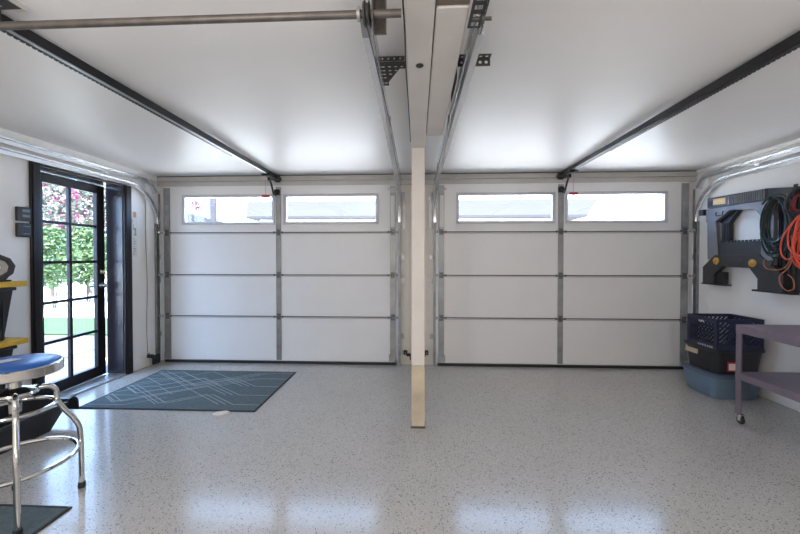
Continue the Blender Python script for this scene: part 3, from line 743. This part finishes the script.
m = MB().box(-.0015, -.0003, 0, .155, -.028, .028, mtx=TR((2.652, 3.49, .392)) @ RY(math.radians(7))); lb = m.build('beige_label', M['tan'], kt)
m = MB().box(2.752, 2.832, 3.2895, 3.2925, .262, .348, mtx=None); lb = m.build('red_bordered_label', M['redp'], kt)
m = MB().box(2.764, 2.820, 3.2885, 3.2894, .274, .332); q = m.build('label_sheet', M['paper'], lb)

cr = thing('milk_crate', 'navy plastic milk crate with diamond lattice sides, on top of the tote stack', 'crate', (2.84, 3.43, .458))
X0, X1, Y0, Y1, Z0, Z1 = 2.632, 3.035, 3.262, 3.600, .458, .732
MB().box(X0+.006, X1-.006, Y0+.006, Y1-.006, Z0, Z0+.010).build('base', M['crate'], cr)
def crate_wall(axis, fixed, a0, a1, sgn):
    m = MB(); th = .007
    def bx(u0, u1, z0, z1, t0=0, t1=th):
        lo, hi = sorted((fixed + sgn*t0, fixed + sgn*t1))
        if axis == 'x': m.box(lo, hi, u0, u1, z0, z1)
        else: m.box(u0, u1, lo, hi, z0, z1)
    bx(a0, a1, Z1-.030, Z1); bx(a0, a1, Z0, Z0+.042); bx(a0, a0+.020, Z0+.042, Z1-.030); bx(a1-.020, a1, Z0+.042, Z1-.030)
    bx(a0+.02, a1-.02, (Z0+Z1)/2-.006+.01, (Z0+Z1)/2+.006+.01); bx(a0+.02, a1-.02, Z1-.075, Z1-.066)
    # lattice
    lo, hi = a0+.02, a1-.02; zb, zt = Z0+.042, Z1-.030; Hh = zt-zb; step = .040
    for d in ((1, -1) if axis == 'x' else (1,)):
        k = -Hh
        while k < (hi-lo)+Hh:
            # line u = lo + k + d*(z - zb) -> clip
            pts = []
            u_at = lambda z: lo + k + (z-zb if d > 0 else Hh-(z-zb))
            z0_, z1_ = zb, zt
            def zlim(u): return zb + (u-lo-k) if d > 0 else zb + Hh - (u-lo-k)
            zs = sorted((zlim(lo), zlim(hi))); za, zc = max(z0_, zs[0]), min(z1_, zs[1])
            if zc - za > .006:
                ua, uc = u_at(za), u_at(zc); L = math.hypot(uc-ua, zc-za); ang = math.atan2(zc-za, uc-ua)
                off = fixed + sgn*(.0015)
                if axis == 'x': T = TR((off, ua, za)) @ RX(ang) ; m.box(*sorted((0, sgn*.004)), 0, L, -.0085, .0085, mtx=T)
                else: T = TR((ua, off, za)) @ RY(-ang); m.box(0, L, *sorted((0, sgn*.004)), -.0098, .0098, mtx=T)
            k += step
    return m
for ax_, fx, a0, a1, sg in (('x', X0, Y0, Y1, 1), ('x', X1, Y0, Y1, -1), ('y', Y0, X0+.0072, X1-.0072, 1), ('y', Y1, X0+.0072, X1-.0072, -1)):
    crate_wall(ax_, fx, a0, a1, sg).build('lattice_wall', M['crate'], cr)
m = MB()
for k, yy in enumerate((3.300, 3.322, 3.345, 3.372, 3.40, 3.425, 3.45)): m.box(X0-.0008, X0-.0001, yy, yy+.016, Z0+.008, Z0+.024)
m.build('printed_marking', M['mark'], cr)
m = MB()
for yy, a in ((3.40, .012), (3.418, .022), (3.446, .012)): m.box(X0-.0008, X0-.0001, yy, yy+a, Z1-.050, Z1-.034)
m.build('white_marking', M['markw'], cr)
pc = MB(); pc.box(-.055, .055, -.10, .10, 0, .19, .004, mtx=TR((2.735, 3.45, .5)) @ RY(math.radians(9)))
tag(pc.build('paper_bundle', M['label']), 'pale paper bundle standing inside the navy milk crate', 'papers')

# ------------------------------------------------------------------ folded sawhorse on the right wall
sw = thing('folding_sawhorse', 'black folded sawhorse with two yellow knobs hanging on the right wall', 'sawhorse', (3.1, 3.55, 1.0))
xf = 3.06                                            # front face
m = MB(); m.prism([(3.925, 1.79), (3.925, 1.898), (3.285, 1.882), (3.285, 1.778)], 'x', xf, xf+.07)
m.build('top_rail', M['saw'], sw)
m = MB(); k = 3.30
while k < 3.66:                                      # ribs on the top rail
    m.box(xf-.008, xf-.0002, k, k+.011, 1.790, 1.880, .002); k += .022
m.build('grip_ribs', M['sawlite'], sw)
MB().prism([(3.70, 1.812), (3.70, 1.872), (3.845, 1.875), (3.845, 1.815)], 'x', xf-.005, xf-.0003).build('badge', M['sawyel'], sw)
MB().box(xf-.004, xf-.0003, 3.865, 3.905, 1.812, 1.860, .003).build('rail_clip', M['sawblack'], sw)
# lettering of the badge
fc = bpy.data.curves.new('badge_lettering', 'FONT'); fc.body = 'DEWALT'; fc.size = .036; fc.extrude = .0004; fc.align_x = 'CENTER'; fc.align_y = 'CENTER'
fo = bpy.data.objects.new('tmp_text', fc); COL.objects.link(fo); bpy.context.view_layer.update()
me = bpy.data.meshes.new_from_object(fo.evaluated_get(bpy.context.evaluated_depsgraph_get())); bpy.data.objects.remove(fo)
me.transform(TR((xf-.0058, 3.772, 1.843)) @ RZ(-PI/2) @ RX(PI/2)); me.materials.clear(); me.materials.append(M['whitep'])
lt = bpy.data.objects.new('badge_lettering', me); COL.objects.link(lt); put(lt, sw)
m = MB()                                             # slate apron under the rail with sloped arch
m.prism([(3.945, 1.785), (3.945, 1.645), (3.835, 1.640), (3.66, 1.742), (3.40, 1.716), (3.315, 1.610), (3.225, 1.600), (3.235, 1.700), (3.262, 1.775)], 'x', xf+.004, xf+.062)
m.build('apron', M['sawlite'], sw)
m = MB(); m.tube([(xf-.002, 3.80, 1.735), (xf-.012, 3.80, 1.735), (xf-.012, 3.80, 1.70), (xf-.012, 3.72, 1.70), (xf-.012, 3.72, 1.735), (xf-.002, 3.72, 1.735)], .005, 8); m.build('handle', M['sawblack'], sw)
m = MB(); m.prism([(3.835, 1.640), (3.66, 1.742), (3.62, 1.735), (3.72, 1.62), (3.72, 1.42), (3.80, 1.42), (3.80, 1.62)], 'x', xf+.05, xf+.095)
for yy in (3.735, 3.765): m.box(xf+.044, xf+.05, yy, yy+.012, 1.43, 1.62)
m.build('rear_leg', M['sawblack'], sw)
MB().prism([(3.94, 1.652), (3.83, 1.642), (3.80, 1.30), (3.86, 1.26), (3.93, 1.26)], 'x', xf+.012, xf+.048).build('front_leg', M['sawlite'], sw)
MB().prism([(3.315, 1.612), (3.232, 1.602), (3.235, 1.20), (3.30, 1.22), (3.345, 1.30), (3.335, 1.50)], 'x', xf+.012, xf+.048).build('front_leg', M['sawlite'], sw)
m = MB(); m.box(xf+.05, xf+.095, 3.05, 3.235, 1.0, 1.84, .004)
for yy in (3.08, 3.12, 3.16, 3.20): m.box(xf+.042, xf+.05, yy, yy+.012, 1.02, 1.80)
m.prism([(3.285, 1.882), (3.285, 1.80), (3.06, 1.77), (3.06, 1.85)], 'x', xf+.004, xf+.05)
m.build('rear_leg', M['sawblack'], sw)
m = MB(); m.box(xf+.02, xf+.07, 3.345, 3.825, 1.295, 1.425, .004).box(xf+.002, xf+.06, 3.340, 3.83, 1.282, 1.302, .003)
k = 3.36
while k < 3.80: m.box(xf+.014, xf+.022, k, k+.022, 1.425, 1.441); k += .040
m.lathe([(.014, xf+.0195), (.014, xf+.017)], (0, 3.579, 1.352), 12, 'x')
m.build('tray', M['saw'], sw)
m = MB(); m.prism([(3.945, 1.200), (3.975, 1.175), (3.975, 1.005), (3.83, 1.005), (3.83, 1.10), (3.735, 1.185), (3.44, 1.178), (3.36, 1.085), (3.36, .985), (3.135, .985), (3.135, 1.13), (3.235, 1.21), (3.34, 1.292), (3.83, 1.298)], 'x', xf, xf+.045)
m.box(xf-.004, xf, 3.52, 3.66, 1.225, 1.262, .001)
m.build('brace', M['saw'], sw)
m = MB(); m.box(xf-.01, xf+.06, 3.69, 3.985, .992, 1.006, .002).box(xf+.02, xf+.07, 3.74, 3.83, 1.006, 1.13); m.build('foot', M['sawblack'], sw)
m = MB(); m.box(xf-.01, xf+.06, 3.06, 3.405, .970, .986, .002).box(xf+.046, xf+.07, 3.06, 3.135, .986, 1.15); m.build('foot', M['sawblack'], sw)
for yy, zz in ((3.800, 1.240), (3.405, 1.224)):
    MB().lathe([(.036, xf+.0005), (.036, xf-.010), (.028, xf-.014), (.012, xf-.016), (.011, xf-.022), (.003, xf-.023)], (0, yy, zz), 20, 'x').build('knob', M['knoby'], sw)
for y, z, lab in ((3.96, 1.775, 'small black hook block on the wall at the far end of the sawhorse rail'),):
    tag(MB().box(xf-.02, XR-.0005, 3.955, 4.015, 1.725, 1.785, .003).build('wall_hook', M['sawblack']), lab, 'hook')

# ------------------------------------------------------------------ cords hanging at the right
def loops(cy, cz, ry, rz, xc, n, jit, rad, m, name, par, seed, k=14, dx=.03):
    rnd = random.Random(seed); P = []
    for i in range(n):
        a_, b_ = ry*(1+rnd.uniform(-jit, jit)), rz*(1+rnd.uniform(-jit, jit)); ox, oy = rnd.uniform(-dx, dx), rnd.uniform(-jit, jit)*ry*.6
        for q in range(k):
            a = 2*PI*q/k + PI/2
            sq = .75 + .25*math.sin(a)
            P.append((xc + ox + rnd.uniform(-.004, .004), cy + oy + a_*math.cos(a)*(1.05 - .22*math.sin(a)), cz + rz + (b_*math.sin(a) - b_)))
    return MB().tube(crom(P, 3), rad, 6).build(name, m, par)
gc = thing('extension_cord', 'coiled dark green extension cord hanging on the sawhorse near end', 'cord', (3.0, 3.15, 1.79), 'cords on the right wall')
loops(3.135, 1.56, .098, .215, 3.005, 17, .20, .0055, M['gcord'], 'coil', gc, 3)
MB().tube(crom([(2.99, 3.25, 1.74), (2.985, 3.16, 1.80), (2.99, 3.07, 1.78), (3.0, 3.03, 1.70)], 6), .009, 8).build('hanging_strap', M['gcord'], gc)
m = MB(); m.tube(crom([(3.0, 3.13, 1.36), (3.0, 3.17, 1.30), (3.0, 3.15, 1.24), (2.995, 3.19, 1.22)], 5), .0055, 6).box(2.985, 3.015, 3.165, 3.235, 1.205, 1.25, .006); m.build('plug', M['gcord'], gc)
oc = thing('extension_cord', 'tangled bright red-orange extension cord hanging at the right photo edge', 'cord', (2.97, 2.92, 1.80), 'cords on the right wall')
loops(2.86, 1.44, .085, .17, 2.965, 6, .28, .0058, M['ocord'], 'coil', oc, 11)
loops(2.875, 1.36, .10, .14, 2.985, 5, .32, .0058, M['ocord'], 'coil', oc, 21)
MB().tube(crom([(2.96, 2.90, 1.60), (2.955, 2.97, 1.54), (2.955, 3.04, 1.42), (2.96, 3.05, 1.31), (2.96, 3.0, 1.26), (2.96, 2.93, 1.30)], 6), .0058, 6).build('hanging_loop', M['ocord'], oc)
tcd = thing('extension_cord', 'thin rusty orange cord trailing in loops below the red-orange cord', 'cord', (2.98, 3.0, 1.45), 'cords on the right wall')
MB().tube(crom([(2.985, 3.0, 1.45), (2.98, 2.985, 1.33), (2.98, 3.02, 1.22), (2.985, 3.09, 1.175), (2.985, 3.19, 1.18), (2.985, 3.22, 1.215), (2.985, 3.215, 1.26)], 7), .0045, 6).build('upper_loop', M['tcord'], tcd)
MB().tube(crom([(2.975, 2.99, 1.36), (2.975, 2.985, 1.24), (2.975, 3.03, 1.17), (2.975, 3.075, 1.12), (2.975, 3.065, 1.05), (2.975, 3.015, 1.01), (2.975, 2.965, 1.03), (2.975, 2.97, 1.10), (2.975, 3.01, 1.14)], 7), .0045, 6).build('lower_loop', M['tcord'], tcd)
rc_ = thing('extension_cord', 'black and dark red round cord coil at the upper right photo edge', 'cord', (2.98, 2.95, 1.80), 'cords on the right wall')
loops(2.925, 1.72, .095, .095, 2.955, 4, .10, .006, M['bcord'], 'black_coil', rc_, 5, dx=.012)
loops(2.92, 1.70, .066, .075, 2.975, 5, .2, .006, M['dred'], 'red_coil', rc_, 6, dx=.012)
hk = MB().box(2.955, XR-.0005, 2.925, 2.955, 1.815, 1.830, .003).box(2.950, 2.958, 2.925, 2.955, 1.815, 1.85, .002)
tag(hk.build('wall_hook', M['sawblack']), 'black hook on the right wall carrying the round cord coil', 'hook')

# ------------------------------------------------------------------ outside
struct('ground_outside', MB().box(-40, 40, -30, 45, -.30, -.12), M['gravel'])
struct('driveway', MB().box(-4.0, 4.0, 4.36, 9.5, -.12, -.02), M['drive'])
m = MB(); m.mi = 1; m.box(-12.4, -3.37, -2.0, 5.80, -.12, -.062); m.mi = 0
for i in range(7):
    for k in range(6): m.box(-3.37-1.28*(i+1)+.022, -3.37-1.28*i, -2.0+1.3*k, -2.0+1.3*(k+1)-.022, -.12, -.05, .004)
struct('patio', m, [M['concrete'], M['crack']])
struct('lawn', MB().box(-16, -4.0, 5.86, 7.45, -.12, -.045), M['lawn'])
def tree(name, label, c, crown, n, mats, size, trunk, seed, group, bloom=0):
    rnd = random.Random(seed); t = thing(name, label, 'shrub', (c[0], c[1], -.12), group)
    if trunk:
        m = MB()
        for q in range(trunk):
            ox, oy = rnd.uniform(-.06, .06)*q, rnd.uniform(-.06, .06)*q
            m.tube(crom([(c[0]+ox, c[1]+oy, -.12), (c[0]+ox*1.5+.02, c[1]+oy, crown[2]*.5), (c[0]+ox*3, c[1]+oy*2, crown[2]+.4*crown[3])], 4), .018, 7)
        m.build('trunk', M['bark'], t)
    def leaves(cnt, sz, name_, mm, sd, shell=.55):
        r2 = random.Random(sd); mb = MB(); bm = mb.bm
        for _ in range(cnt):
            while True:
                p = Vector((r2.uniform(-1, 1), r2.uniform(-1, 1), r2.uniform(-1, 1)))
                if shell < p.length < 1 or (p.length < 1 and r2.random() < .25): break
            pos = Vector((c[0]+p.x*crown[0], c[1]+p.y*crown[1], crown[2]+crown[3]+p.z*crown[3]))
            d = Vector((r2.gauss(0, 1), r2.gauss(0, 1), r2.gauss(0, .6))).normalized(); e = d.orthogonal().normalized(); e.rotate(Matrix.Rotation(r2.uniform(0, 6), 3, d)); u = d.cross(e)
            s_ = sz*r2.uniform(.6, 1.3)
            a = bm.verts.new(pos); b = bm.verts.new(pos + d*s_*.5 + u*s_*.28 + e*s_*.06); cc = bm.verts.new(pos + d*s_); dd = bm.verts.new(pos + d*s_*.5 - u*s_*.28 + e*s_*.06)
            bm.faces.new((a, b, cc)); bm.faces.new((a, cc, dd))
        return mb.build(name_, mm, t)
    leaves(n, size, 'foliage', mats, seed+1)
    if bloom: leaves(bloom, size*.9, 'blossom', M['bloom'], seed+2, .75)
G_ = 'garden shrubs beyond the lawn'
tree('garden_shrub', 'green leafy shrub on slim trunks seen through the left glass column', (-9.95, 9.3), (.62, .42, .45, .84), 2600, M['leaf'], .13, 3, 41, G_)
tree('garden_shrub', 'green leafy shrub on slim trunks seen through the right glass column', (-10.25, 10.6), (.72, .44, .35, .95), 2800, M['leaf'], .14, 3, 52, G_)
tree('bougainvillea', 'pale green bougainvillea with magenta flowers seen through the upper left panes', (-12.9, 12.0), (1.05, .5, 1.85, 1.15), 2000, M['leaf2'], .17, 3, 63, G_, 520)
tree('bougainvillea', 'pale green bougainvillea with magenta flowers seen through the upper right panes', (-12.75, 13.3), (1.1, .5, 1.9, 1.25), 2000, M['leaf2'], .18, 3, 74, G_, 480)
# things across the alley, seen through the garage door windows
hs = thing('neighbour_house', 'white house with a low grey roof seen through the garage door windows', 'house', (0, 14, -.12))
MB().box(-6.0, 5.5, 13.4, 18, -.12, 2.72).build('wall', M['stucco'], hs)
m = MB()
m.loft([[(-6.3, 12.9, 2.70), (6.0, 12.9, 2.70), (6.0, 18.4, 2.70), (-6.3, 18.4, 2.70)], [(-6.3, 12.9, 2.78), (6.0, 12.9, 2.78), (6.0, 18.4, 2.78), (-6.3, 18.4, 2.78)],
        [(-7.45, 15.4, 3.72), (7.6, 15.4, 3.72), (7.6, 15.7, 3.72), (-7.45, 15.7, 3.72)]])
m.build('roof', M['roof'], hs)
up = MB().tube([(-7.60, 13.0, -.12), (-7.60, 13.0, 6.5)], .11, 12)
tag(up.build('utility_pole', M['pole']), 'pale utility pole seen through the leftmost garage door window', 'pole')
fn = thing('slat_fence', 'pale upright slat fence seen through the leftmost garage door window', 'fence', (-8.5, 12, -.12))
m = MB()
for k in range(9):
    x, y = -8.95 - k*.10, 12.9 + k*.60; m.box(x-.02, x+.02, y, y+.56, -.12, 3.02)
m.build('slats', M['fence'], fn)
m = MB()
for k in range(10): x, y = -8.88 - k*.10, 12.87 + k*.60; m.box(x-.03, x+.03, y-.03, y+.03, -.12, 3.04)
m.build('battens', M['pole'], fn)
tree('bougainvillea', 'magenta flowering vine above the slat fence in the leftmost garage door window', (-8.45, 13.3), (.30, .12, 3.0, .22), 120, M['leaf2'], .10, 0, 85, G_, 150)

# ------------------------------------------------------------------ light
W = bpy.data.worlds.new('sky'); SC.world = W; W.use_nodes = True
nt = W.node_tree; bg = nt.nodes['Background']
sk = nt.nodes.new('ShaderNodeTexSky'); sk.sky_type = 'HOSEK_WILKIE'
sk.sun_direction = Vector((.15, -.32, .93)).normalized(); sk.turbidity = 5.0; sk.ground_albedo = .5
mx = nt.nodes.new('ShaderNodeMix'); mx.data_type = 'RGBA'; mx.inputs['Factor'].default_value = .7
mx.inputs[7].default_value = (.40, .62, 1.0, 1)
nt.links.new(sk.outputs[0], mx.inputs[6]); nt.links.new(mx.outputs[2], bg.inputs[0])
bg.inputs[1].default_value = 4.8
S = bpy.data.lights.new('sun', 'SUN'); S.energy = 11.; S.angle = math.radians(.6); S.color = (1, .96, .90)
so = bpy.data.objects.new('sun', S); COL.objects.link(so)
so.rotation_euler = Vector((-.15, .32, -.93)).to_track_quat('-Z', 'Y').to_euler()
# daylight through the openings: sky portals guide the sampling, they give no light themselves
def portal(loc, rot, sx, sy):
    l = bpy.data.lights.new('daylight_opening', 'AREA'); l.shape = 'RECTANGLE'; l.size = sx; l.size_y = sy; l.cycles.is_portal = True
    o = bpy.data.objects.new('daylight_opening', l); COL.objects.link(o); o.location = loc; o.rotation_euler = rot
for sx in (-1, 1):
    for a, b in ((.455, 1.59), (1.70, 2.84)): portal((sx*(a+b)/2, 4.30, 1.85), (-PI/2, 0, 0), 1.14, .36)
portal((XL-.20, (DY0+DY1)/2, 1.02), (0, -PI/2, 0), 2.0, .8)
# two bare fill points added in mid-air behind the camera, no fixtures
def fill_light(x, y, e):
    l = bpy.data.lights.new('fill_light', 'POINT'); l.shadow_soft_size = .25; l.energy = e; l.color = (1., .925, .86)
    o = bpy.data.objects.new('fill_light', l); COL.objects.link(o); o.location = (x, y, 1.5)
fill_light(-1.2, -.6, 20); fill_light(.8, -.6, 14)

# ------------------------------------------------------------------ camera
cam = bpy.data.cameras.new('camera'); co = bpy.data.objects.new('camera', cam); COL.objects.link(co)
cam.sensor_width = 36; cam.sensor_fit = 'HORIZONTAL'; cam.lens = 357/800*36; cam.shift_y = -5/800; cam.clip_start = .02
co.location = (0, 0, 1.28)
co.rotation_euler = (math.radians(90-.8), 0, math.atan2(17, 357))
SC.camera = co
SC.view_settings.view_transform = 'Standard'; SC.view_settings.look = 'None'; SC.view_settings.gamma = 1; SC.view_settings.exposure = 1.74
SC.view_settings.use_curve_mapping = False
SC.cycles.max_bounces = 14; SC.cycles.diffuse_bounces = 8; SC.cycles.glossy_bounces = 6; SC.cycles.transparent_max_bounces = 16
SC.cycles.caustics_reflective = False; SC.cycles.caustics_refractive = False
SC.cycles.sample_clamp_indirect = 8
SC.cycles.use_denoising = True
